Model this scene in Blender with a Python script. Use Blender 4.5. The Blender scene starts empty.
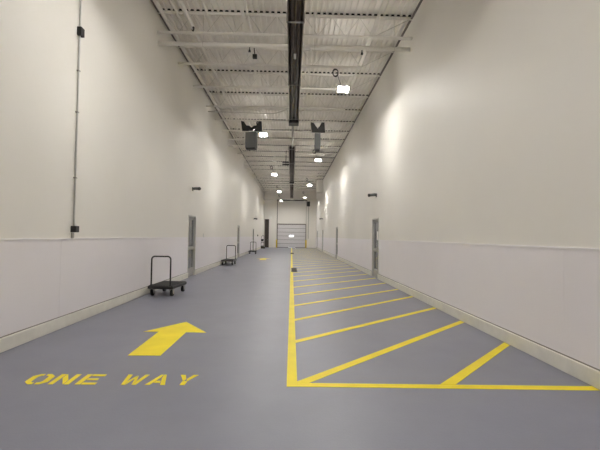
import bpy, bmesh, math, random
from mathutils import Vector, Matrix
random.seed(4)
S = bpy.context.scene
COL = S.collection
PI = math.pi
S.view_settings.view_transform = 'Standard'
S.view_settings.look = 'None'
S.view_settings.gamma = 1
S.view_settings.use_curve_mapping = False
S.view_settings.exposure = 0.30

# ---------------------------------------------------------------- room numbers
XL, XR, ZC = -3.63, 3.16, 7.42      # left wall, right wall, underside of the roof deck
Y0, Y1 = -9.0, 49.5                 # back wall, far wall
LIGHT = 262.0
SPOT = 17.0
SIDE = 25.0
S.cycles.diffuse_bounces = 10
S.cycles.max_bounces = 14

# ---------------------------------------------------------------- materials
def mat(name, col, rough=0.5, metal=0.0, var=0.0, vscale=4.0, bump=0.0, bscale=60.0, emit=None, estr=0.0, spec=0.5, alpha=1.0, trans=0.0):
    m = bpy.data.materials.new(name); m.use_nodes = True
    nt = m.node_tree; b = nt.nodes['Principled BSDF']
    b.inputs['Base Color'].default_value = (*col, 1)
    b.inputs['Roughness'].default_value = rough
    b.inputs['Metallic'].default_value = metal
    b.inputs['Specular IOR Level'].default_value = spec
    b.inputs['Transmission Weight'].default_value = trans
    tc = nt.nodes.new('ShaderNodeTexCoord')
    if var > 0:
        n = nt.nodes.new('ShaderNodeTexNoise'); n.inputs['Scale'].default_value = vscale
        n.inputs['Detail'].default_value = 5
        nt.links.new(tc.outputs['Object'], n.inputs['Vector'])
        r = nt.nodes.new('ShaderNodeValToRGB')
        r.color_ramp.elements[0].position = .3; r.color_ramp.elements[1].position = .7
        r.color_ramp.elements[0].color = (*[c * (1 - var) for c in col], 1)
        r.color_ramp.elements[1].color = (*[min(1, c * (1 + var)) for c in col], 1)
        nt.links.new(n.outputs['Fac'], r.inputs['Fac'])
        nt.links.new(r.outputs['Color'], b.inputs['Base Color'])
    if bump > 0:
        n2 = nt.nodes.new('ShaderNodeTexNoise'); n2.inputs['Scale'].default_value = bscale
        n2.inputs['Detail'].default_value = 3
        nt.links.new(tc.outputs['Object'], n2.inputs['Vector'])
        bp = nt.nodes.new('ShaderNodeBump'); bp.inputs['Strength'].default_value = bump
        bp.inputs['Distance'].default_value = .01
        nt.links.new(n2.outputs['Fac'], bp.inputs['Height'])
        nt.links.new(bp.outputs['Normal'], b.inputs['Normal'])
    if emit:
        b.inputs['Emission Color'].default_value = (*emit, 1)
        b.inputs['Emission Strength'].default_value = estr
    return m

def floor_material():
    m = mat('grey_epoxy_floor', (.20, .205, .222), rough=.41, spec=.75)
    nt = m.node_tree; b = nt.nodes['Principled BSDF']
    tc = nt.nodes.new('ShaderNodeTexCoord')
    n = nt.nodes.new('ShaderNodeTexNoise'); n.inputs['Scale'].default_value = 1.3; n.inputs['Detail'].default_value = 8
    n.inputs['Roughness'].default_value = .65
    nt.links.new(tc.outputs['Object'], n.inputs['Vector'])
    r = nt.nodes.new('ShaderNodeValToRGB')
    r.color_ramp.elements[0].position = .3; r.color_ramp.elements[1].position = .72
    r.color_ramp.elements[0].color = (.200, .207, .262, 1); r.color_ramp.elements[1].color = (.229, .236, .296, 1)
    nt.links.new(n.outputs['Fac'], r.inputs['Fac'])
    nt.links.new(r.outputs['Color'], b.inputs['Base Color'])
    n2 = nt.nodes.new('ShaderNodeTexNoise'); n2.inputs['Scale'].default_value = 55; n2.inputs['Detail'].default_value = 4
    nt.links.new(tc.outputs['Object'], n2.inputs['Vector'])
    bp = nt.nodes.new('ShaderNodeBump'); bp.inputs['Strength'].default_value = .25; bp.inputs['Distance'].default_value = .004
    nt.links.new(n2.outputs['Fac'], bp.inputs['Height'])
    nt.links.new(bp.outputs['Normal'], b.inputs['Normal'])
    return m

M = dict(
    floor=floor_material(),
    wall=mat('cream_wall_paint', (.78, .757, .712), rough=.55, var=.015, vscale=.7, bump=.08, bscale=9),
    frp=mat('white_wall_panel', (.83, .80, .83), rough=.42, var=.012, vscale=1.2, bump=.12, bscale=70),
    cap=mat('panel_trim', (.82, .80, .81), rough=.4),
    curb=mat('cream_curb_paint', (.74, .72, .65), rough=.5, var=.05, vscale=6, bump=.15, bscale=25),
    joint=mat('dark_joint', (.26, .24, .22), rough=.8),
    deck=mat('painted_roof_deck', (.84, .81, .76), rough=.55, var=.03, vscale=1.5),
    steel=mat('white_painted_steel', (.80, .78, .73), rough=.75, var=.03, vscale=5),
    rod=mat('grey_rod', (.64, .62, .57), rough=.5),
    plug=mat('dark_flute_shade', (.018, .016, .014), rough=.9),
    pipe=mat('light_painted_pipe', (.82, .80, .75), rough=.4, var=.02),
    conduit=mat('galvanised_conduit', (.60, .60, .58), rough=.42, metal=.1, var=.06, vscale=9),
    black=mat('black_plastic', (.016, .016, .016), rough=.45, var=.2, vscale=20),
    blackmetal=mat('black_powder_coat', (.022, .020, .020), rough=.4, var=.15, vscale=12),
    rubber=mat('black_rubber', (.015, .015, .015), rough=.75),
    zinc=mat('zinc_plate', (.40, .39, .37), rough=.35, metal=.8),
    greybox=mat('mid_grey_metal', (.14, .145, .145), rough=.5, var=.05, vscale=8),
    reflector=mat('brown_steel_reflector', (.25, .215, .19), rough=.38, metal=.6, var=.25, vscale=3),  # grey-brown base colour carries the reflection of the dark floor
    tube=mat('dark_burner_tube', (.06, .045, .038), rough=.5, metal=.5, var=.2, vscale=4),
    white=mat('white_enamel', (.80, .80, .78), rough=.35),
    lens=mat('lit_diffuser', (.9, .9, .9), rough=.5, emit=(1.0, .972, .92), estr=LIGHT),
    endglow=mat('lit_end_lens', (.9, .9, .9), rough=.5, emit=(1.0, .96, .89), estr=LIGHT * .75),  # emission for the added glowing lamp ends
    yellow=mat('yellow_floor_paint', (.93, .765, .03), rough=.42, spec=.2, var=.06, vscale=3.0),
    yellowpost=mat('yellow_post_paint', (.75, .55, .05), rough=.4, var=.04),
    frame=mat('grey_door_frame', (.50, .49, .46), rough=.4, var=.03),
    leaf=mat('grey_door_leaf', (.30, .305, .30), rough=.4, var=.03),
    glass=mat('dark_door_glass', (.11, .115, .115), rough=.08, spec=.6),
    kick=mat('brushed_kick_plate', (.42, .41, .39), rough=.35, metal=.4, var=.05),
    paper=mat('white_paper', (.85, .85, .82), rough=.7),
    shutter=mat('pale_door_panel', (.68, .665, .68), rough=.45, var=.02),
    darktrim=mat('dark_grey_trim', (.16, .14, .135), rough=.5),
    brown=mat('dark_brown_door', (.055, .042, .034), rough=.5, var=.15, vscale=2),
    daylight=mat('lit_window_pane', (.9, .9, .9), rough=.2, emit=(.95, .98, 1.0), estr=4.0),
    grate=mat('dark_cast_grate', (.045, .038, .034), rough=.6, var=.2, vscale=30),
)

# ---------------------------------------------------------------- mesh builder
class MB:
    def __init__(s): s.v = []; s.f = []; s.sm = []
    def box(s, x0, x1, y0, y1, z0, z1):
        b = len(s.v)
        s.v += [(x0, y0, z0), (x1, y0, z0), (x1, y1, z0), (x0, y1, z0), (x0, y0, z1), (x1, y0, z1), (x1, y1, z1), (x0, y1, z1)]
        for f in ((0, 3, 2, 1), (4, 5, 6, 7), (0, 1, 5, 4), (1, 2, 6, 5), (2, 3, 7, 6), (3, 0, 4, 7)):
            s.f.append(tuple(b + i for i in f)); s.sm.append(False)
        return s
    def prism(s, poly, axis, a0, a1):
        """poly: 2-D points; axis 'z': (x,y); 'y': (x,z); 'x': (y,z); extruded a0..a1"""
        P = {'z': lambda p, a: (p[0], p[1], a), 'y': lambda p, a: (p[0], a, p[1]), 'x': lambda p, a: (a, p[0], p[1])}[axis]
        b = len(s.v); n = len(poly)
        s.v += [P(p, a0) for p in poly] + [P(p, a1) for p in poly]
        s.f.append(tuple(b + i for i in reversed(range(n)))); s.f.append(tuple(b + n + i for i in range(n))); s.sm += [False, False]
        for i in range(n):
            j = (i + 1) % n
            s.f.append((b + i, b + j, b + n + j, b + n + i)); s.sm.append(False)
        return s
    def tube(s, pts, r, n=10, caps=True, closed=False):
        pts = [Vector(p) for p in pts]; N = len(pts); b = len(s.v)
        prev = None
        for i, p in enumerate(pts):
            if closed: d = (pts[(i + 1) % N] - pts[i - 1]).normalized()
            elif i == 0: d = (pts[1] - p).normalized()
            elif i == N - 1: d = (p - pts[i - 1]).normalized()
            else: d = ((pts[i + 1] - p).normalized() + (p - pts[i - 1]).normalized()).normalized()
            if prev is None:
                a = Vector((0, 0, 1)) if abs(d.z) < .9 else Vector((1, 0, 0))
                u = d.cross(a).normalized()
            else:
                u = (prev - d * prev.dot(d)).normalized()
            prev = u; w = d.cross(u)
            k = 1.0
            if 0 < i < N - 1 and not closed:
                c = (pts[i + 1] - p).normalized().dot((p - pts[i - 1]).normalized())
                k = min(2.0, 1 / max(.35, math.sqrt(max(0, (1 + c) / 2))))
            for q in range(n):
                t = 2 * PI * q / n
                s.v.append(tuple(p + (u * math.cos(t) + w * math.sin(t)) * r * (k if False else 1)))
        rings = N if closed else N - 1
        for i in range(rings):
            for q in range(n):
                a0 = b + i * n + q; a1 = b + i * n + (q + 1) % n
                c0 = b + ((i + 1) % N) * n + q; c1 = b + ((i + 1) % N) * n + (q + 1) % n
                s.f.append((a0, a1, c1, c0)); s.sm.append(True)
        if caps and not closed:
            s.f.append(tuple(b + q for q in reversed(range(n)))); s.f.append(tuple(b + (N - 1) * n + q for q in range(n))); s.sm += [False, False]
        return s
    def cyl(s, p0, p1, r, n=16): return s.tube([p0, p1], r, n)
    def build(s, name, m, parent=None, bevel=0.0, seg=2, origin=None):
        me = bpy.data.meshes.new(name)
        o = origin or (0, 0, 0)
        me.from_pydata([(x - o[0], y - o[1], z - o[2]) for x, y, z in s.v], [], s.f)
        for p, k in zip(me.polygons, s.sm): p.use_smooth = k
        bm = bmesh.new(); bm.from_mesh(me); bmesh.ops.recalc_face_normals(bm, faces=bm.faces); bm.to_mesh(me); bm.free()
        me.materials.append(m)
        ob = bpy.data.objects.new(name, me); COL.objects.link(ob)
        ob.location = o
        if parent is not None: ob.parent = parent
        if bevel > 0:
            md = ob.modifiers.new('edge', 'BEVEL'); md.width = bevel; md.segments = seg; md.limit_method = 'ANGLE'; md.angle_limit = .6
        return ob

def tag(o, label=None, cat=None, group=None, kind=None):
    if label: o['label'] = label
    if cat: o['category'] = cat
    if group: o['group'] = group
    if kind: o['kind'] = kind
    return o
def thing(name, label, cat, loc=(0, 0, 0), rz=0, group=None):
    o = bpy.data.objects.new(name, None); COL.objects.link(o)
    o.location = loc; o.rotation_euler = (0, 0, rz); o.empty_display_size = .2
    return tag(o, label, cat, group)
def copy_tree(o, parent=None):
    c = o.copy(); COL.objects.link(c)
    if parent is not None: c.parent = parent
    for ch in [x for x in COL.objects if x.parent == o]: copy_tree(ch, c)
    return c
def struct(o, label, cat): return tag(o, label, cat, kind='structure')
ORD = ('first second third fourth fifth sixth seventh eighth ninth tenth eleventh twelfth thirteenth fourteenth fifteenth sixteenth '
       'seventeenth eighteenth nineteenth twentieth twenty-first twenty-second twenty-third').split()

# ---------------------------------------------------------------- the shell
DL = [(13.41, 14.43, 2.20), (25.55, 26.55, 2.20), (35.6, 36.6, 2.16)]              # doors in the left wall
DR = [(13.72, 14.80, 2.22), (25.95, 26.97, 2.20), (37.9, 38.9, 2.2), (46.2, 47.2, 2.2)]
def side_wall(name, xa, xb, doors):
    b = MB(); y = Y0
    for d0, d1, h in doors:
        b.box(xa, xb, y, d0, 0, ZC + .12); b.box(xa, xb, d0, d1, h, ZC + .12); y = d1
    b.box(xa, xb, y, Y1, 0, ZC + .12)
    return b.build(name, M['wall'])
struct(side_wall('wall_left', XL - .35, XL, DL), 'tall cream wall with lower white panelling on the trolleys\' side', 'wall')
struct(side_wall('wall_right', XR, XR + .35, DR), 'tall cream wall with lower white panelling beside the yellow hatched lane', 'wall')

GX0, GX1, GH = -1.84, 1.81, 3.03           # far roll-up door opening
BX0, BX1, BH = -3.52, -2.95, 3.68          # tall dark doorway
fw = MB()
fw.box(XL - .35, BX0, Y1, Y1 + .35, 0, ZC + .12); fw.box(BX0, BX1, Y1, Y1 + .35, BH, ZC + .12)
fw.box(BX1, GX0, Y1, Y1 + .35, 0, ZC + .12); fw.box(GX0, GX1, Y1, Y1 + .35, GH, ZC + .12)
fw.box(GX1, XR + .35, Y1, Y1 + .35, 0, ZC + .12)
struct(fw.build('wall_far', M['wall']), 'cream end wall around the overhead door', 'wall')
struct(MB().box(XL - .35, XR + .35, Y0 - .2, Y0, 0, ZC + .12).build('wall_back', M['wall']), 'cream wall behind the viewpoint', 'wall')
FLOOR = struct(MB().box(XL - .5, XR + .5, Y0 - .2, Y1 + .5, -.2, 0).build('floor', M['floor']),
               'grey painted concrete floor with yellow lane markings', 'floor')

# corrugated roof deck: one continuous ribbed sheet running down the corridor
P = .1524
dk = MB(); prof = []
n = int((XR - XL + .2) / P) + 1
for i in range(n):
    x = XL - .1 + i * P
    prof += [(x, ZC), (x + .048, ZC), (x + .062, ZC + .05), (x + .138, ZC + .05)]
prof.append((XL - .1 + n * P, ZC))
b = len(dk.v)
for (x, z) in prof: dk.v += [(x, Y0 - .1, z), (x, Y1 + .1, z)]
for i in range(len(prof) - 1):
    dk.f.append((2 * i, 2 * i + 2, 2 * i + 3, 2 * i + 1)); dk.sm.append(False)
dk.box(XL - .3, XR + .3, Y0 - .2, Y1 + .3, ZC + .13, ZC + .2)  # unseen slab added over the deck to block light
CEIL = struct(dk.build('ceiling', M['deck']), 'ribbed off-white steel roof deck', 'ceiling')

# wainscot panels, cap strips, curbs
def wains(name, sx, x, doors, first, step, label):
    b = MB(); c = MB()
    xa, xb = (x, x + .012) if sx > 0 else (x - .012, x)
    ya = Y0; segs = []
    for d0, d1, h in doors: segs.append((ya, d0 - .06)); ya = d1 + .06
    segs.append((ya, Y1))
    for s0, s1 in segs:
        cuts = [s0]
        k = first
        while k < s1:
            if k > s0 + .02: cuts.append(k)
            k += step
        cuts.append(s1)
        for a, e in zip(cuts, cuts[1:]): b.box(xa, xb, a + .0015, e - .0015, .19, 1.40)
        xc0, xc1 = (x, x + .022) if sx > 0 else (x - .022, x)
        c.box(xc0, xc1, s0, s1, 1.395, 1.42)
    o = struct(b.build(name, M['frp']), label, 'wall panelling')
    c.build('cap_strip', M['cap'], o)
wains('trim_1', 1, XL, DL, -6.5, 3.14, 'white waist-high wall panelling behind the trolleys')
wains('trim_2', -1, XR, DR, -8.22, 3.14, 'white waist-high wall panelling beside the hatched lane')
def curb(name, sx, x, doors, label):
    b = MB(); j = MB(); ya = Y0; segs = []
    for d0, d1, h in doors: segs.append((ya, d0 - .03)); ya = d1 + .03
    segs.append((ya, Y1))
    for s0, s1 in segs:
        b.box(*((x, x + .045) if sx > 0 else (x - .045, x)), s0, s1, 0, .175)
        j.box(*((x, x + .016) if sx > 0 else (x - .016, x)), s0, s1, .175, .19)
    o = struct(b.build(name, M['curb'], bevel=.008), label, 'curb')
    j.build('shaded_joint', M['joint'], o)  # dark strip at the joint, the panel gap's shade put into its colour
for i, (x0, x1, sd) in enumerate(((XL, XL + .045, 'trolley-side wall'), (XR - .045, XR, 'hatched-lane wall'))):
    struct(MB().box(x0, x1, Y0, Y1, ZC - .05, ZC - .001).build('trim_%d' % (3 + i), M['darktrim']), 'dark ledger angle where the roof deck meets the ' + sd, 'trim')
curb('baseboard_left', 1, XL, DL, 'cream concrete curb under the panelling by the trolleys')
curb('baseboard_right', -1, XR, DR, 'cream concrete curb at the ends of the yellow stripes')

# ---------------------------------------------------------------- floor paint (parts of the floor)
T = .003
def paint(name, polys, label):
    b = MB()
    for p in polys: b.prism(p, 'z', 0.0003, T)
    o = b.build(name, M['yellow'], FLOOR); o['label'] = label; return o
XB = XR - .05
paint('lane_line', [[(-.028, 3.835), (.079, 3.835), (.079, 48.6), (-.028, 48.6)]], 'long yellow line down the middle of the corridor')
paint('lane_line', [[(.0795, 3.835), (XB, 3.78), (XB, 3.885), (.0795, 3.93)]], 'yellow line across the near end of the hatched lane')
def stripe(ya, yb, xa=.0795, i=0):
    h = .073
    s = (yb - ya) / (XB - xa)
    poly = [(xa, ya - h), (XB, yb - h), (XB, yb + h), (xa, ya + h)]
    return paint('hatch_stripe', [poly], 'yellow diagonal stripe, %s of the hatched lane from the camera' % ORD[i] if i < len(ORD) else 'yellow diagonal stripe at the far end of the hatched lane')
paint('hatch_stripe', [[(1.545, 3.912), (1.705, 3.909), (XB, 5.36), (XB, 5.50)]], 'yellow diagonal stripe, first of the hatched lane from the camera')
paint('hatch_stripe', [[(.0795, 3.932), (.20, 3.930), (XB, 6.78), (XB, 6.93), (.0795, 3.97)]], 'yellow diagonal stripe, second of the hatched lane from the camera')
for k, (ya, yb) in enumerate(((5.46, 8.16), (6.86, 9.70), (8.27, 11.02), (9.74, 12.5))): stripe(ya, yb, i=k + 2)
ya = 9.74; k = 6
while ya < 44.5:
    ya += 1.48
    stripe(ya, ya + 2.76, i=k); k += 1
# arrow
cx = -1.80
paint('floor_arrow', [[(cx - .2, 4.78), (cx + .2, 4.78), (cx + .2, 5.925), (cx + .51, 5.915), (cx + .01, 6.63), (cx - .455, 5.945), (cx - .225, 5.945)]],
      'yellow straight-ahead arrow painted beyond the words ONE WAY')
# a second, far away arrow
paint('floor_arrow', [[(-2.0, 23.7), (-1.6, 23.7), (-1.6, 24.85), (-1.3, 24.85), (-1.8, 25.55), (-2.28, 24.85), (-2.0, 24.85)]],
      'distant small yellow arrow painted on the floor beyond the middle trolley')
# stencilled letters, drawn in a unit box (stencil bridges left open)
LET = {
 'O': [[(.44, 1), (.25, 1), (0, .78), (0, .22), (.25, 0), (.44, 0), (.44, .17), (.33, .17), (.26, .28), (.26, .72), (.33, .83), (.44, .83)],
       [(.56, 1), (.75, 1), (1, .78), (1, .22), (.75, 0), (.56, 0), (.56, .17), (.67, .17), (.74, .28), (.74, .72), (.67, .83), (.56, .83)]],
 'N': [[(0, 0), (.24, 0), (.24, 1), (0, 1)], [(.29, 1), (.29, .62), (.71, 0), (.71, .42), (.31, 1)], [(.76, 0), (1, 0), (1, 1), (.76, 1)]],
 'E': [[(0, 0), (.26, 0), (.26, 1), (0, 1)], [(.31, 0), (1, 0), (1, .18), (.31, .18)], [(.31, .42), (.85, .42), (.85, .58), (.31, .58)], [(.31, .82), (1, .82), (1, 1), (.31, 1)]],
 'W': [[(0, 1), (.2, 1), (.34, 0), (.18, 0)], [(.37, 0), (.50, .62), (.47, .9), (.36, .5), (.31, .34)], [(.53, .9), (.50, .6), (.64, 0), (.69, .36), (.64, .55)],
       [(.67, 0), (.82, 0), (1, 1), (.8, 1), (.72, .4)]],
 'A': [[(0, 0), (.24, 0), (.46, .72), (.48, 1), (.36, 1)], [(.52, 1), (.64, 1), (1, 0), (.76, 0), (.54, .7)], [(.34, .2), (.66, .2), (.60, .38), (.40, .38)]],
 'Y': [[(0, 1), (.28, 1), (.46, .62), (.46, .44), (.37, .40)], [(.72, 1), (1, 1), (.63, .40), (.54, .44), (.54, .62)], [(.37, 0), (.63, 0), (.63, .36), (.37, .36)]],
}
lettering = None
for ch, x, w, dx in (('O', -2.66, .225, -.035), ('N', -2.40, .205, -.02), ('E', -2.135, .20, -.012), ('W', -1.715, .225, 0), ('A', -1.44, .20, 0), ('Y', -1.165, .19, .005)):
    b = MB()
    for p in LET[ch]: b.prism([(x + q[0] * w + dx * (q[1] - .3), 3.86 + .275 * q[1]) for q in p], 'z', .0003, T)
    o = b.build('floor_letter', M['yellow'], FLOOR); o['label'] = 'yellow stencilled letter %s on the floor' % ch

# ---------------------------------------------------------------- roof joists
def joist(i, y):
    o = thing('roof_joist', 'off-white steel bar joist spanning under the roof deck, %s from the camera' % ORD[i], 'roof joist', (0, y, ZC), 0,
              'bar joists under the roof deck')
    xl, xr = XL, XR
    t = MB(); t.box(xl, xr, y - .055, y - .006, ZC - .018, ZC - .007); t.box(xl, xr, y - .014, y - .006, ZC - .066, ZC - .018)
    t.box(xl, xr, y + .006, y + .055, ZC - .018, ZC - .007); t.box(xl, xr, y + .006, y + .014, ZC - .066, ZC - .018)
    zb = 6.83; bl = XL; br = XR - .0 if i == 0 else 2.12
    c = MB(); c.box(bl, br, y - .055, y - .006, zb, zb + .012); c.box(bl, br, y - .014, y - .006, zb + .012, zb + .06)
    c.box(bl, br, y + .006, y + .055, zb, zb + .012); c.box(bl, br, y + .006, y + .014, zb + .012, zb + .06)
    pts = [(xl + .05, y, ZC - .04)]; x = xl + .55; up = False
    while x < 2.15:
        pts.append((x, y, ZC - .04 if up else zb + .03)); x += .38 if not up else .36; up = not up
    if pts[-1][2] > 7: pts.append((2.08, y, zb + .03))
    pts.append((xr - .05, y, ZC - .04))
    w = MB().tube(pts, .011, 6)
    top = [(xl, ZC - .006), (xl, ZC - .0008)]
    for k in range(60):
        x = XL - .1 + k * P
        if x + .056 < XL: continue
        if x + .15 > XR: break
        top += [(x + .052, ZC - .0008), (x + .064, ZC + .046), (x + .136, ZC + .046), (x + .148, ZC - .0008)]
    top += [(xr, ZC - .0008), (xr, ZC - .006)]
    f = MB().prism(top, 'y', y - .05, y + .05)  # near-black filler standing in for the shade inside the deck flutes
    for b, nm, m in ((t, 'top_chord', 'steel'), (c, 'bottom_chord', 'steel'), (w, 'web', 'rod'), (f, 'flute_shade', 'plug')):
        b.v = [(p[0], p[1] - y, p[2] - ZC) for p in b.v]
        b.build(nm, M[m], o)
JY = [9.99, 11.81, 13.63, 15.72, 17.56] + [19.36 + 1.81 * i for i in range(17)]
for i, y in enumerate(JY[:21]): joist(i, y)

# bridging bars and ceiling pipes along the corridor
def bar(name, label, cat, x, z, y0, y1, w, h, m='steel', group=None):
    return tag(MB().box(x - w / 2, x + w / 2, y0, y1, z, z + h).build(name, M[m], bevel=.004), label, cat, group)
bar('bridging_bar', 'flat white bridging bar along the joists above the trolley-side lamps', 'bridging bar', -1.27, 6.90, 4.0, 48.6, .075, .03)
bar('bridging_bar', 'white bridging bar along the joists just past the tube heaters, towards the hatched lane', 'bridging bar', .485, 6.90, 4.0, 48.6, .06, .03)
bar('bridging_bar', 'white bridging bar along the joists above the lamps of the hatched lane', 'bridging bar', 2.05, 6.90, 4.0, 48.6, .07, .03)
tag(MB().tube([(-1.15, 4, 6.92), (-1.15, 48.5, 6.92)], .018, 8).build('ceiling_conduit', M['pipe']), 'thin bright conduit running beside the flat bridging bar', 'conduit')
t = thing('ceiling_conduit', 'short bright conduit that ends in a black elbow near the first joist', 'conduit', (-2.64, 6.95, 6.80))
MB().tube([(0, -2.8, .0), (0, 2.75, 0)], .024, 8).build('pipe_run', M['pipe'], t)
MB().tube([(0, 2.74, 0), (.0, 2.84, .015), (.0, 2.87, .07), (0, 2.87, .12)], .03, 8).build('elbow', M['blackmetal'], t)
for x, z, r, lab in ((-3.42, 7.22, .055, 'fat white pipe under the roof deck, closest to the wall'), (-3.08, 7.30, .03, 'thin white pipe under the roof deck, second from the wall'),
                     (-2.78, 7.18, .05, 'white pipe under the roof deck, third from the wall'), (-2.3, 7.30, .028, 'thin white pipe under the roof deck, farthest from the wall')):
    tag(MB().tube([(x, 4, z), (x, 49.3, z)], r, 10).build('ceiling_pipe', M['steel']), lab, 'pipe')

# sprinkler pipe across the corridor
t = thing('sprinkler_pipe', 'white sprinkler pipe crossing under the first joist, with two small black heads', 'pipe', (0, 10.1, 6.61))
MB().tube([(XL, 0, 0), (XR - .03, 0, 0)], .055, 14).build('pipe_run', M['pipe'], t)
for x in (-1.2, 1.83):
    MB().tube([(x, 0, -.05), (x, 0, -.12)], .014, 8).tube([(x, 0, -.12), (x, 0, -.16)], .028, 8).box(x - .03, x + .03, -.03, .03, -.172, -.16).build('sprinkler_head', M['black'], t)
for x in (-2.45, .55, 2.7):
    b = MB().tube([(x, .062 * math.cos(a), .062 * math.sin(a)) for a in [2 * PI * q / 14 for q in range(14)]], .008, 6, closed=True)
    b.tube([(x, 0, .06), (x, 0, .80)], .007, 6).build('hanger', M['rod'], t)
t = thing('sprinkler_pipe', 'white pipe crossing in front of the end wall above the overhead door', 'pipe', (0, 48.6, 6.22))
MB().tube([(XL, 0, 0), (XR, 0, 0)], .06, 12).build('pipe_run', M['pipe'], t)
for x in (-2, 1.6): MB().tube([(x, 0, .05), (x, 0, 1.2)], .01, 6).build('hanger', M['rod'], t)
tag(MB().tube([(XL, 21.3, 6.55), (XL + .5, 21.3, 6.55), (-.6, 21.3, 6.55)], .03, 8).build('ceiling_conduit', M['pipe']), 'pale pipe crossing from the trolley-side wall beyond the grey hanging unit', 'conduit')
# junction box on the conduit above the sprinkler heads
tag(MB().box(-1.17, -1.05, 10.55, 10.65, 6.50, 6.60).cyl((-1.11, 10.6, 6.60), (-1.15, 10.6, 6.92), .012, 8).build('hanging_box', M['black']),
    'small black junction box under the thin conduit past the sprinkler pipe', 'junction box')

# ---------------------------------------------------------------- tube heaters
def heater(y0, y1, x, label, box=True, z=6.33, w=.37):
    o = thing('tube_heater', label, 'heater', (x, y0, z), 0, 'gas tube heaters along the ceiling')
    L = y1 - y0; h = w / 2
    r = MB()
    out = [(-h, -.01), (-h + .012, .05), (-.11, .16), (.11, .16), (h - .012, .05), (h, -.01)]
    inn = [(h - .012, -.01), (h - .025, .045), (.105, .148), (-.105, .148), (-h + .025, .045), (-h + .012, -.01)]
    q = out + inn
    r.prism(q, 'y', 0, L).build('reflector', M['reflector'], o)
    MB().tube([(-.07, .02, .055), (-.07, L - .02, .055)], .052, 14).build('burner_tube', M['tube'], o)
    MB().tube([(.075, .02, .055), (.075, L - .02, .055)], .052, 14).build('return_tube', M['tube'], o)
    n = max(2, int(L / 3.4))
    for i in range(n + 1):
        yy = .25 + (L - .5) * i / n
        MB().box(-h - .02, h + .02, yy - .02, yy + .02, -.035, -.012).box(-h - .022, -h - .008, yy - .02, yy + .02, -.035, .2).box(h + .008, h + .022, yy - .02, yy + .02, -.035, .2).build('hanger_strap', M['zinc'], o)
        MB().tube([(-h - .015, yy, .2), (-.05, yy, .42), (-.05, yy, 1.05)], .006, 6).tube([(h + .015, yy, .2), (-.05, yy, .42)], .006, 6).build('hanger_chain', M['rod'], o)
    if box:
        MB().box(-.21, .21, L + .03, L + .48, -.09, .2).build('burner_box', M['blackmetal'], o, bevel=.015)
    return o
h1 = heater(4.6, 15.75, .02, 'long dark tube heater nearest the camera, hung down the middle of the ceiling')
MB().box(-.03, .03, 5.25, 5.55, -.04, -.036).build('rating_label', M['paper'], h1)
heater(20.7, 33.6, -.05, 'dark tube heater hung beyond the nearest one')
heater(36.2, 48.2, -.06, 'far dark tube heater hung close to the overhead door', box=False)
def flue(x, y0, y1, lab):
    t = thing('flue_pipe', lab, 'pipe', (x, y0, 6.40))
    MB().tube([(0, 0, 0), (0, y1 - y0, 0)], .05, 12).build('pipe_run', M['zinc'], t)
    for yy in (.4, y1 - y0 - .4):
        MB().tube([(0, yy, .05), (0, yy, 1.0)], .007, 6).tube([(.054 * math.cos(2 * PI * q / 12), yy, .054 * math.sin(2 * PI * q / 12)) for q in range(12)], .006, 5, closed=True).build('hanger', M['rod'], t)
flue(-.02, 16.35, 20.66, 'slim grey flue linking the two nearer tube heaters')
flue(-.06, 34.2, 36.15, 'slim grey flue linking the two farther tube heaters')
tag(MB().tube([(XL, 16.05, 6.73), (-2.1, 16.05, 6.72), (-.95, 16.05, 6.70), (-.72, 16.05, 6.73), (-.42, 16.05, 6.84), (-.28, 16.05, 6.90), (-.26, 16.05, 6.8), (-.26, 16.05, 6.45), (-.205, 16.05, 6.40)], .022, 8).build('gas_pipe', M['rod']),
    'thin gas pipe from the wall to the burner box of the nearest tube heater', 'pipe')
t = thing('vent_louver', 'small black two-bladed vent box beside the middle tube heater', 'vent', (-.47, 26.3, 6.5))
MB().box(-.24, .22, -.1, .1, .10, .165).build('blade', M['black'], t)
MB().box(-.24, .22, -.1, .1, -.06, .01).build('blade', M['black'], t)
MB().box(.22, .245, -.1, .1, -.08, .18).box(-.02, .02, -.02, .02, .01, .95).build('bracket', M['blackmetal'], t)

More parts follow.
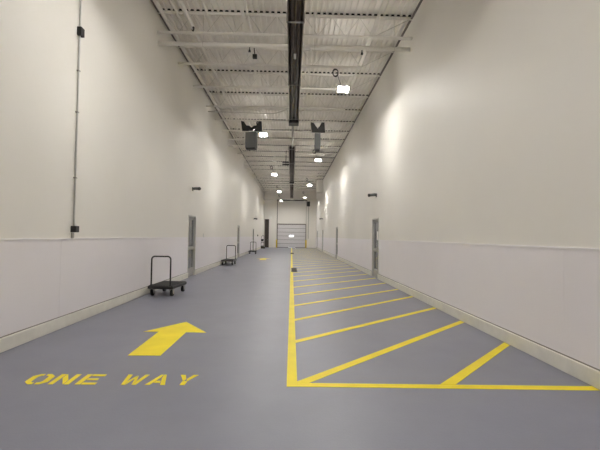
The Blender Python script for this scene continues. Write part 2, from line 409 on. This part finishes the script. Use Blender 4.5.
# ---------------------------------------------------------------- high bay lamps
def make_lamp(label):
    o = thing('pendant_light', label, 'lamp', (0, 0, 0), 0, 'high bay lamps under the joists')
    a, c = .165, .14
    hs = MB()
    hs.box(-a - .02, a + .02, -c - .02, c + .02, .06, .09)
    hs.box(-a - .02, -a, -c - .02, c + .02, -.05, .06); hs.box(a, a + .02, -c - .02, c + .02, -.05, .06)
    hs.box(-.07, .07, -.10, .10, .09, .165)
    for q in (-1, 1): MB().box(-a, a, q * c - .01, q * c + .012, .0, .058).build('end_lens', M['endglow'], o)  # glowing end faces, added to throw fill light along the ceiling
    hs.build('housing', M['white'], o)
    MB().box(-a + .002, a - .002, -c + .012, c - .012, 0, .045).build('diffuser', M['lens'], o)
    MB().tube([(0, -.08, .16), (0, 0, .40), (0, 0, 1.24)], .006, 6).tube([(0, .08, .16), (0, 0, .40)], .006, 6).build('suspension_wire', M['rod'], o)
    pts = [(-.24 + .085 * math.cos(q), .0, .57 + .115 * math.sin(q)) for q in [2 * PI * k / 20 for k in range(20)]]
    b = MB().tube(pts, .017, 6, closed=True).tube([(p[0] + .012, .03, p[2] - .01) for p in pts], .014, 6, closed=True)
    for tilt, half, en, bl in ((0, 80, SPOT, .06), (56, 25, SIDE, .12), (-56, 25, SIDE, .12), (37, 13, SIDE * 1.7, .3), (-37, 13, SIDE * 1.7, .3)):   # downlight and the aisle lenses on both sides
        ld = bpy.data.lights.new('lamp_beam', 'SPOT'); ld.energy = en; ld.color = (1.0, .972, .92)
        ld.spot_size = math.radians(2 * half); ld.spot_blend = bl; ld.shadow_soft_size = .03
        lo = bpy.data.objects.new('lamp_beam', ld); COL.objects.link(lo); lo.parent = o; lo.location = (0, 0, -.055)
        lo.rotation_euler = (0, math.radians(tilt), 0)
    b.tube([(-.17, 0, .50), (-.12, 0, .35), (-.06, 0, .17)], .008, 6).build('coiled_cable', M['black'], o)
    return o
ZL = 6.17
LR = [.6, 11.95, 23.3, 34.7, 45.3]; LLs = [-5.0, 6.3, 17.6, 29.0, 40.2, 46.4]
ORDL = ['nearest lit lamp', 'second lit lamp from the camera', 'third lit lamp from the camera', 'farthest lit lamp']
lamp = make_lamp('lit lamp'); used = False
for (ys, x, side) in ((LR, 1.56, 'above the hatched lane'), (LLs, -1.38, 'above the ONE WAY lane')):
    vis = [y for y in ys if y > 8]
    for y in ys:
        o = lamp if not used else copy_tree(lamp)
        used = True
        o.location = (x, y, ZL) if y < 46 else (-1.36, y, 5.86)
        if y in vis:
            k = vis.index(y)
            nm = ['nearest', 'second nearest', 'third nearest', 'farthest'][k]
        if y > 44:                                       # end lamps get caps instead of the added glow, dimming the end wall
            for ch in [q for q in COL.objects if q.parent == o and q.name.startswith('end_lens')]: bpy.data.objects.remove(ch)
            for e in (-.15, .13): MB().box(-.165, .165, e, e + .02, -.05, .06).build('end_cap', M['white'], o)
            o['label'] = 'lit white high bay lamp hung %s, %s of its row' % (side, nm)
        else:
            o['label'] = 'lit white high bay lamp ' + ('behind the viewpoint over the ONE WAY lane' if y < 0 else 'overhead at the near end of the hatched lane' if x > 0 else 'overhead above the large painted arrow')

# ---------------------------------------------------------------- grey hanging units
def hanging(x, w, label, yaw, dx):
    o = thing('hanging_unit', label, 'hanging unit', (x, 16.0, 5.16), 0, 'grey units hung from the ceiling')
    hw = w / 2
    c, s = math.cos(yaw), math.sin(yaw)
    b = MB(); b.prism([(-hw, .05), (-hw + .03, .0), (hw - .03, 0), (hw, .05), (hw, .70), (-hw, .70)], 'y', -.12, .12)
    b.v = [(p[0] * c - p[1] * s, p[0] * s + p[1] * c, p[2]) for p in b.v]; b.build('body', M['greybox'], o, bevel=.01)
    b = MB().box(-hw + .03, hw - .03, -.124, .124, -.03, .035); b.v = [(p[0] * c - p[1] * s, p[0] * s + p[1] * c, p[2]) for p in b.v]; b.build('bottom_cap', M['black'], o)
    q = dx
    MB().box(-q - .08, q + .08, -.025, .025, .70, .745).build('strut', M['pipe'], o)
    MB().prism([(-q - .02, 1.16), (-q + .11, 1.13), (-q + .32, .80), (-q + .32, .745), (-q + .04, .745)], 'y', -.11, .11).build('bracket_arm', M['black'], o)
    MB().prism([(q, 1.16), (q - .12, 1.16), (q - .30, .80), (q - .30, .745), (q + .03, .745)], 'y', -.11, .11).build('bracket_arm', M['black'], o)
    m_ = q - .2
    MB().prism([(-m_, .99), (-m_ * .45, .98), (0, .90), (m_ * .45, .98), (m_, .99), (.08, .78), (-.08, .78)], 'y', -.05, .05).build('yoke', M['black'], o)
    for xx in (-q + .1, q - .1): MB().tube([(xx, 0, 1.12), (xx, 0, 1.50)], .008, 6).build('drop_rod', M['rod'], o)
hanging(-1.76, .46, 'wide grey box on a black forked bracket hung above the ONE WAY lane', -.22, .42)
hanging(1.04, .24, 'narrow grey box on a black forked bracket hung above the hatched lane', 0, .28)

# ---------------------------------------------------------------- side doors
def side_door(n, sx, x, d0, d1, h, label, detail):
    """sx=+1: door in the left wall (faces +x)"""
    X = lambda a: x - sx * a          # a = depth into the wall
    def B(b, a0, a1, y0, y1, z0, z1): return b.box(min(X(a0), X(a1)), max(X(a0), X(a1)), y0, y1, z0, z1)
    o = bpy.data.objects.new('door_%d' % n, None); COL.objects.link(o); o.location = (x, (d0 + d1) / 2, 0)
    struct(o, label, 'door')
    def bld(b, nm, m, par=None):
        org = Vector((x, (d0 + d1) / 2, 0))
        b.v = [tuple(Vector(p) - org) for p in b.v]
        q = b.build(nm, M[m], par or o); return q
    f = MB(); w = .04
    B(f, -.012, .16, d0 - .0, d0 + w, 0, h); B(f, -.012, .16, d1 - w, d1, 0, h); B(f, -.012, .16, d0 + w, d1 - w, h - w, h)
    bld(f, 'frame', 'frame')
    l = MB(); y0, y1 = d0 + w, d1 - w; t = h - w
    a0, a1 = .045, .09
    st = .11
    B(l, a0, a1, y0, y0 + st, .0, t); B(l, a0, a1, y1 - st, y1, .0, t)
    B(l, a0, a1, y0 + st, y1 - st, t - .12, t); B(l, a0, a1, y0 + st, y1 - st, .95, 1.08); B(l, a0, a1, y0 + st, y1 - st, 0, .30)
    leaf = bld(l, 'door_leaf', 'leaf')
    g = MB(); B(g, a0 + .015, a0 + .025, y0 + st, y1 - st, .30, .95); B(g, a0 + .015, a0 + .025, y0 + st, y1 - st, 1.08, t - .12); bld(g, 'glass_pane', 'glass')
    k = MB(); B(k, a0 - .004, a0, y0 + .02, y1 - .02, .01, .29); bld(k, 'kick_plate', 'kick')
    pb = MB(); B(pb, a0 - .05, a0 - .02, y0 + .06, y1 - .06, .99, 1.04); B(pb, a0 - .03, a0, y0 + .08, y0 + .12, 1.0, 1.03); B(pb, a0 - .03, a0, y1 - .12, y1 - .08, 1.0, 1.03)
    bld(pb, 'push_bar', 'zinc')
    if detail == 'notice':
        p = MB(); B(p, a0 - .004, a0 + .01, y0 + .14, y0 + .44, 1.40, 1.72); bld(p, 'paper_notice', 'paper')
    # blank wall behind the pane closes the opening
    bk = MB(); B(bk, .30, .34, d0, d1, 0, h); bld(bk, 'back_panel', 'darktrim')
side_door(1, 1, XL, *DL[0], 'grey glazed door in the wall just past the nearest trolley', '')
side_door(2, 1, XL, *DL[1], 'grey glazed door in the wall past the middle trolley', '')
side_door(3, 1, XL, *DL[2], 'grey glazed door in the wall past the farthest trolley', '')
side_door(4, -1, XR, *DR[0], 'nearest grey glazed door beside the hatched lane, with a paper notice', 'notice')
side_door(5, -1, XR, *DR[1], 'second grey glazed door along the hatched lane', '')
side_door(6, -1, XR, *DR[2], 'third grey glazed door along the hatched lane', '')
side_door(7, -1, XR, *DR[3], 'farthest grey glazed door of the hatched lane, by the end wall', '')

# ---------------------------------------------------------------- far wall: overhead door
o = bpy.data.objects.new('door_8', None); COL.objects.link(o); o.location = (0, Y1, 0)
struct(o, 'pale ribbed overhead door closing the far end of the corridor', 'door')
pn = MB(); nsec = 6; hs = (GH - .04) / nsec
for i in range(nsec):
    z0 = .03 + i * hs
    pn.box(GX0 + .02, GX1 - .02, .10, .15, z0 + .018, z0 + hs - .018)
    pn.box(GX0 + .02, GX1 - .02, .085, .10, z0 + .05, z0 + hs * .5 - .02); pn.box(GX0 + .02, GX1 - .02, .085, .10, z0 + hs * .5 + .02, z0 + hs - .05)
pn.build('door_curtain', M['shutter'], o)
gap = MB()
for i in range(nsec + 1):
    gap.box(GX0, GX1, .115, .14, .012 + i * hs, .050 + i * hs)
gap.build('section_joint', M['darktrim'], o)
w_ = MB().box(-.30, .22, .078, .084, 1.44, 1.59); w_.build('vision_panel', M['daylight'], o)
fr = MB(); fr.box(GX0 - .09, GX0, -.03, .09, 0, GH + .08); fr.box(GX1, GX1 + .09, -.03, .09, 0, GH + .08); fr.box(GX0, GX1, -.03, .09, GH, GH + .08)
fr.build('door_frame', M['darktrim'], o)
tr = MB(); tr.box(GX0 - .10, GX0 - .03, -.09, -.03, 0, 6.2); tr.build('lift_track', M['darktrim'], o)
tr = MB(); tr.box(GX1 + .03, GX1 + .08, -.09, -.03, 0, 6.2); tr.build('lift_track', M['zinc'], o)
MB().tube([(GX0 - .12, -.15, 6.22), (GX1 + .16, -.15, 6.22)], .09, 10).tube([(-1.5, -.15, 6.22), (-.3, -.15, 6.22)], .12, 12).tube([(.3, -.15, 6.22), (1.5, -.15, 6.22)], .12, 12).build('spring_shaft', M['black'], o)
MB().box(GX0 + .02, -.45, .085, .15, 0, .04).box(.5, GX1 - .02, .085, .15, 0, .04).build('bottom_seal', M['rubber'], o)
q = MB().box(-.45, .5, .12, .13, .004, .04).build('daylight_gap', M['daylight'], o); q['label'] = 'bright strip of daylight under the overhead door'
MB().box(GX0, GX1, .25, .30, 0, GH).build('back_panel', M['darktrim'], o)
# tall dark doorway
o = bpy.data.objects.new('door_9', None); COL.objects.link(o); o.location = ((BX0 + BX1) / 2, Y1, 0)
struct(o, 'tall narrow dark brown door in the corner of the end wall', 'door')
hw = (BX1 - BX0) / 2
MB().box(-hw, -hw + .05, -.01, .2, 0, BH).box(hw - .05, hw, -.01, .2, 0, BH).box(-hw + .05, hw - .05, -.01, .2, BH - .05, BH).build('frame', M['darktrim'], o)
MB().box(-hw + .05, hw - .05, .08, .13, 0, BH - .05).build('door_leaf', M['brown'], o)
MB().tube([(hw - .1, .07, 1.0), (hw - .1, .03, 1.0), (hw - .22, .03, 1.0)], .012, 8).build('door_handle', M['zinc'], o)

for x, lab in ((GX0 - .09, 'yellow steel post guarding the overhead door, on the brown door\'s side'), (GX1 + .05, 'yellow steel post guarding the overhead door, on the hatched lane\'s side')):
    b = MB().tube([(0, 0, 0), (0, 0, .98), (0, 0, 1.03), (0, 0, 1.06)], .085, 16)
    for i in range(16): # domed cap
        b.v[2 * 16 + i] = (b.v[2 * 16 + i][0] * .8, b.v[2 * 16 + i][1] * .8, 1.03); b.v[3 * 16 + i] = (b.v[3 * 16 + i][0] * .35, b.v[3 * 16 + i][1] * .35, 1.06)
    q = b.build('bollard', M['yellowpost']); q.location = (x, Y1 - .28, 0); tag(q, lab, 'bollard', 'yellow door posts')
t = thing('wall_speaker', 'black box high on the end wall with a thin pipe running down below it', 'wall box', (2.12, 49.2, 5.40))
MB().box(-.2, .2, -.14, .14, 0, .62).build('housing', M['black'], t, bevel=.02)
MB().box(-.05, .05, .14, .30, .2, .42).build('wall_bracket', M['blackmetal'], t)
MB().tube([(.05, .25, .05), (.05, .25, -4.2)], .035, 8).build('drop_pipe', M['zinc'], t)
t = thing('wall_lamp', 'small white twin-head emergency light above the tall brown door', 'emergency light', (-2.75, Y1 - .06, 3.86))
MB().box(-.16, .16, -.04, .06, -.08, .08).build('housing', M['white'], t, bevel=.01)
for sx in (-1, 1): MB().tube([(sx * .1, -.02, .08), (sx * .1, -.05, .15)], .05, 10).build('lamp_head', M['white'], t)
so = MB().box(2.52, XR - .004, 38.9, 40.2, 6.12, ZC - .07); tag(so.build('ceiling_duct', M['wall'], bevel=.01), 'cream boxed duct at the top of the wall by the hatched lane', 'duct')
# ---------------------------------------------------------------- wall items
t = thing('conduit_drop', 'thin grey conduit running down the wall to black boxes, nearest the camera', 'conduit', (XL, 6.37, 1.42))
MB().tube([(.022, 0, .10), (.022, 0, 3.45), (.022, 0, ZC - 1.42)], .0135, 10).build('pipe_run', M['conduit'], t)
MB().box(0, .075, -.052, .052, 3.39, 3.53).build('junction_box', M['black'], t, bevel=.006)
MB().box(0, .085, -.055, .055, .095, .20).build('outlet_box', M['black'], t, bevel=.006)
MB().box(.0, .014, -.035, .035, .0, .09).build('cover_plate', M['zinc'], t)
for z in (1.0, 2.1, 2.8, 4.3): MB().box(0, .042, -.022, .022, z - .01, z + .01).build('pipe_clamp', M['zinc'], t)

def camera_unit(x, y, z, sx, label, k=1.0):
    BODY = M['greybox']
    o = thing('security_camera', label, 'camera', (x, y, z))
    MB().box(min(0, sx * .03), max(0, sx * .03), -.06, .06, -.07, .07).build('wall_plate', M['greybox'], o, bevel=.008)
    MB().tube([(sx * .02, 0, 0), (sx * .1, 0, .0), (sx * .14, 0, .02)], .022, 10).build('mount_arm', M['blackmetal'], o)
    MB().tube([(sx * .05, .12 * k, .035), (sx * .30, -.24 * k, -.01)], .055, 14).build('camera_body', BODY, o)
    MB().tube([(sx * .29, -.225 * k, -.008), (sx * .32, -.268 * k, -.012)], .062, 14).build('lens_hood', M['black'], o)
camera_unit(XL, 13.85, 3.16, 1, 'dark security camera on the wall above the door past the nearest trolley')
camera_unit(XL, 36.3, 3.1, 1, 'small dark security camera above the door past the farthest trolley')
camera_unit(XR, 14.1, 3.07, -1, 'dark security camera above the door with the paper notice', .35)
camera_unit(XR, 38.6, 3.3, -1, 'small dark security camera far along the wall of the hatched lane')
t = thing('switch_plate', 'small grey switch plate on the wall past the nearest door behind the trolleys', 'switch', (XL + .012, 15.66, 1.48))
MB().box(0, .012, -.06, .06, -.08, .08).build('plate', M['conduit'], t, bevel=.003)
MB().box(.012, .02, -.015, .015, -.03, .03).build('toggle', M['white'], t)
tag(MB().box(XL, XL + .07, 40.43, 40.57, 1.44, 1.62).build('card_reader', M['black'], bevel=.01), 'small black box on the wall near the hand truck', 'wall box')

# ---------------------------------------------------------------- floor drains
def drain(x0, x1, y0, y1, label):
    o = thing('floor_drain', label, 'drain', ((x0 + x1) / 2, (y0 + y1) / 2, 0))
    a, c = (x1 - x0) / 2, (y1 - y0) / 2
    MB().box(-a, a, -c, -c + .03, .0, .008).box(-a, a, c - .03, c, 0, .008).box(-a, -a + .03, -c, c, 0, .008).box(a - .03, a, -c, c, 0, .008).build('drain_frame', M['blackmetal'], o)
    g = MB().box(-a + .03, a - .03, -c + .03, c - .03, .0005, .002)
    k = -c + .06
    while k < c - .06: g.box(-a + .03, a - .03, k, k + .025, .002, .007); k += .05
    g.build('grate', M['grate'], o)
drain(.0, .27, 16.0, 18.0, 'dark iron floor drain beside the yellow line, nearer the camera')
drain(-.08, .22, 32.2, 34.2, 'dark iron floor drain on the yellow line, farther away')

# ---------------------------------------------------------------- platform trolleys
def make_trolley():
    o = thing('platform_trolley', '', 'trolley', (0, 0, 0), 0, 'black platform trolleys by the wall')
    L, W = 1.0, .62
    d = MB().box(-W / 2, W / 2, -L / 2, L / 2, .175, .255).build('deck', M['blackmetal'], o, bevel=.022, seg=3)
    MB().box(-W / 2 + .02, W / 2 - .02, -L / 2 + .02, L / 2 - .02, .255, .26).build('deck_mat', M['rubber'], d)
    y = -L / 2 + .045; hw = .235
    pts = [(-hw, y, .2), (-hw, y, .89)]
    for k in range(1, 7):
        a = PI / 2 * k / 6; pts.append((-hw + .075 * (1 - math.cos(a)), y, .89 + .075 * math.sin(a)))
    pts += [(-p[0], p[1], p[2]) for p in reversed(pts)]
    MB().tube(pts, .0185, 12).build('push_handle', M['blackmetal'], o)
    for sx in (-1, 1):
        MB().tube([(sx * hw, y, .246), (sx * hw, y, .29)], .024, 10).build('handle_socket', M['blackmetal'], o)
    for sx in (-1, 1):
        for sy in (-1, 1):
            cx_, cy_ = sx * (W / 2 - .065), sy * (L / 2 - .13)
            f = MB().box(cx_ - .05, cx_ + .05, cy_ - .055, cy_ + .055, .166, .175)
            for q in (-1, 1): f.prism([(cy_ - .05, .17), (cy_ + .055, .17), (cy_ + .055, .05), (cy_ - .005, .05)], 'x', cx_ + q * .037 - .003, cx_ + q * .037 + .003)
            f.tube([(cx_ - .044, cy_ + .022, .076), (cx_ + .044, cy_ + .022, .076)], .012, 8)
            c = f.build('caster', M['zinc'], o)
            MB().tube([(cx_ - .027, cy_ + .022, .076), (cx_ + .027, cy_ + .022, .076)], .076, 22).build('wheel', M['rubber'], c)
    return o
tr = make_trolley()
tr.location = (-3.125, 9.78, 0); tr.rotation_euler.z = -.07
tr['label'] = 'black platform trolley nearest the camera, its handle at the near end'
c = copy_tree(tr); c.location = (-3.21, 19.75, 0); c.rotation_euler.z = PI - .04
c['label'] = 'black platform trolley standing between the first and second wall doors'
c = copy_tree(tr); c.location = (-3.20, 31.6, 0); c.rotation_euler.z = PI + .03
c['label'] = 'smallest-looking black platform trolley, far down the wall'

# hand truck leaning at the far end
t = thing('hand_truck', 'dark upright hand truck leaning on the wall near the tall brown door', 'hand truck', (-3.40, 44.6, 0), -.3)
for sx in (-1, 1):
    MB().tube([(sx * .17, 0, .12), (sx * .17, .0, 1.15), (sx * .15, .03, 1.36)], .02, 8).build('rail', M['blackmetal'], t)
    MB().tube([(sx * .21, .08, .125), (sx * .26, .08, .125)], .125, 18).build('wheel', M['rubber'], t)
hp = [(-.15 + .15 * (1 - math.cos(PI * k / 10)), .03 + .12 * math.sin(PI * k / 10), 1.36 + .2 * math.sin(PI * k / 10)) for k in range(11)]
MB().tube(hp, .02, 8).build('handle', M['blackmetal'], t)
for z in (.35, .7, 1.05): MB().box(-.17, .17, -.01, .012, z - .02, z + .02).build('cross_bar', M['blackmetal'], t)
MB().box(-.19, .19, -.24, .02, .02, .03).box(-.19, .19, -.005, .02, .03, .3).build('toe_plate', M['blackmetal'], t)
MB().tube([(-.21, .08, .125), (.21, .08, .125)], .014, 8).build('axle', M['zinc'], t)
MB().box(-.12, .12, -.09, .0, .86, 1.12).build('pouch', M['black'], t, bevel=.03)

# ---------------------------------------------------------------- world, camera
w = bpy.data.worlds.new('World'); S.world = w; w.use_nodes = True
w.node_tree.nodes['Background'].inputs['Color'].default_value = (.6, .7, .9, 1)
w.node_tree.nodes['Background'].inputs['Strength'].default_value = .3
F = 380.0; R = math.radians(.8); VP = (291.6, 236.2)
d = Vector(((VP[0] - 300) / F, -(VP[1] - 225) / F, -1)).normalized()
rt = Vector((math.cos(R), -math.sin(R), 0)); rt = (rt - d * rt.dot(d)).normalized()
up = rt.cross(d)
cam = bpy.data.cameras.new('camera'); co = bpy.data.objects.new('camera', cam); COL.objects.link(co)
cam.sensor_width = 36; cam.lens = F / 600 * 36; cam.clip_start = .05; cam.clip_end = 200
co.matrix_world = Matrix.Translation((0, 0, 1.5)) @ Matrix((rt, d, up)).to_4x4()
S.camera = co
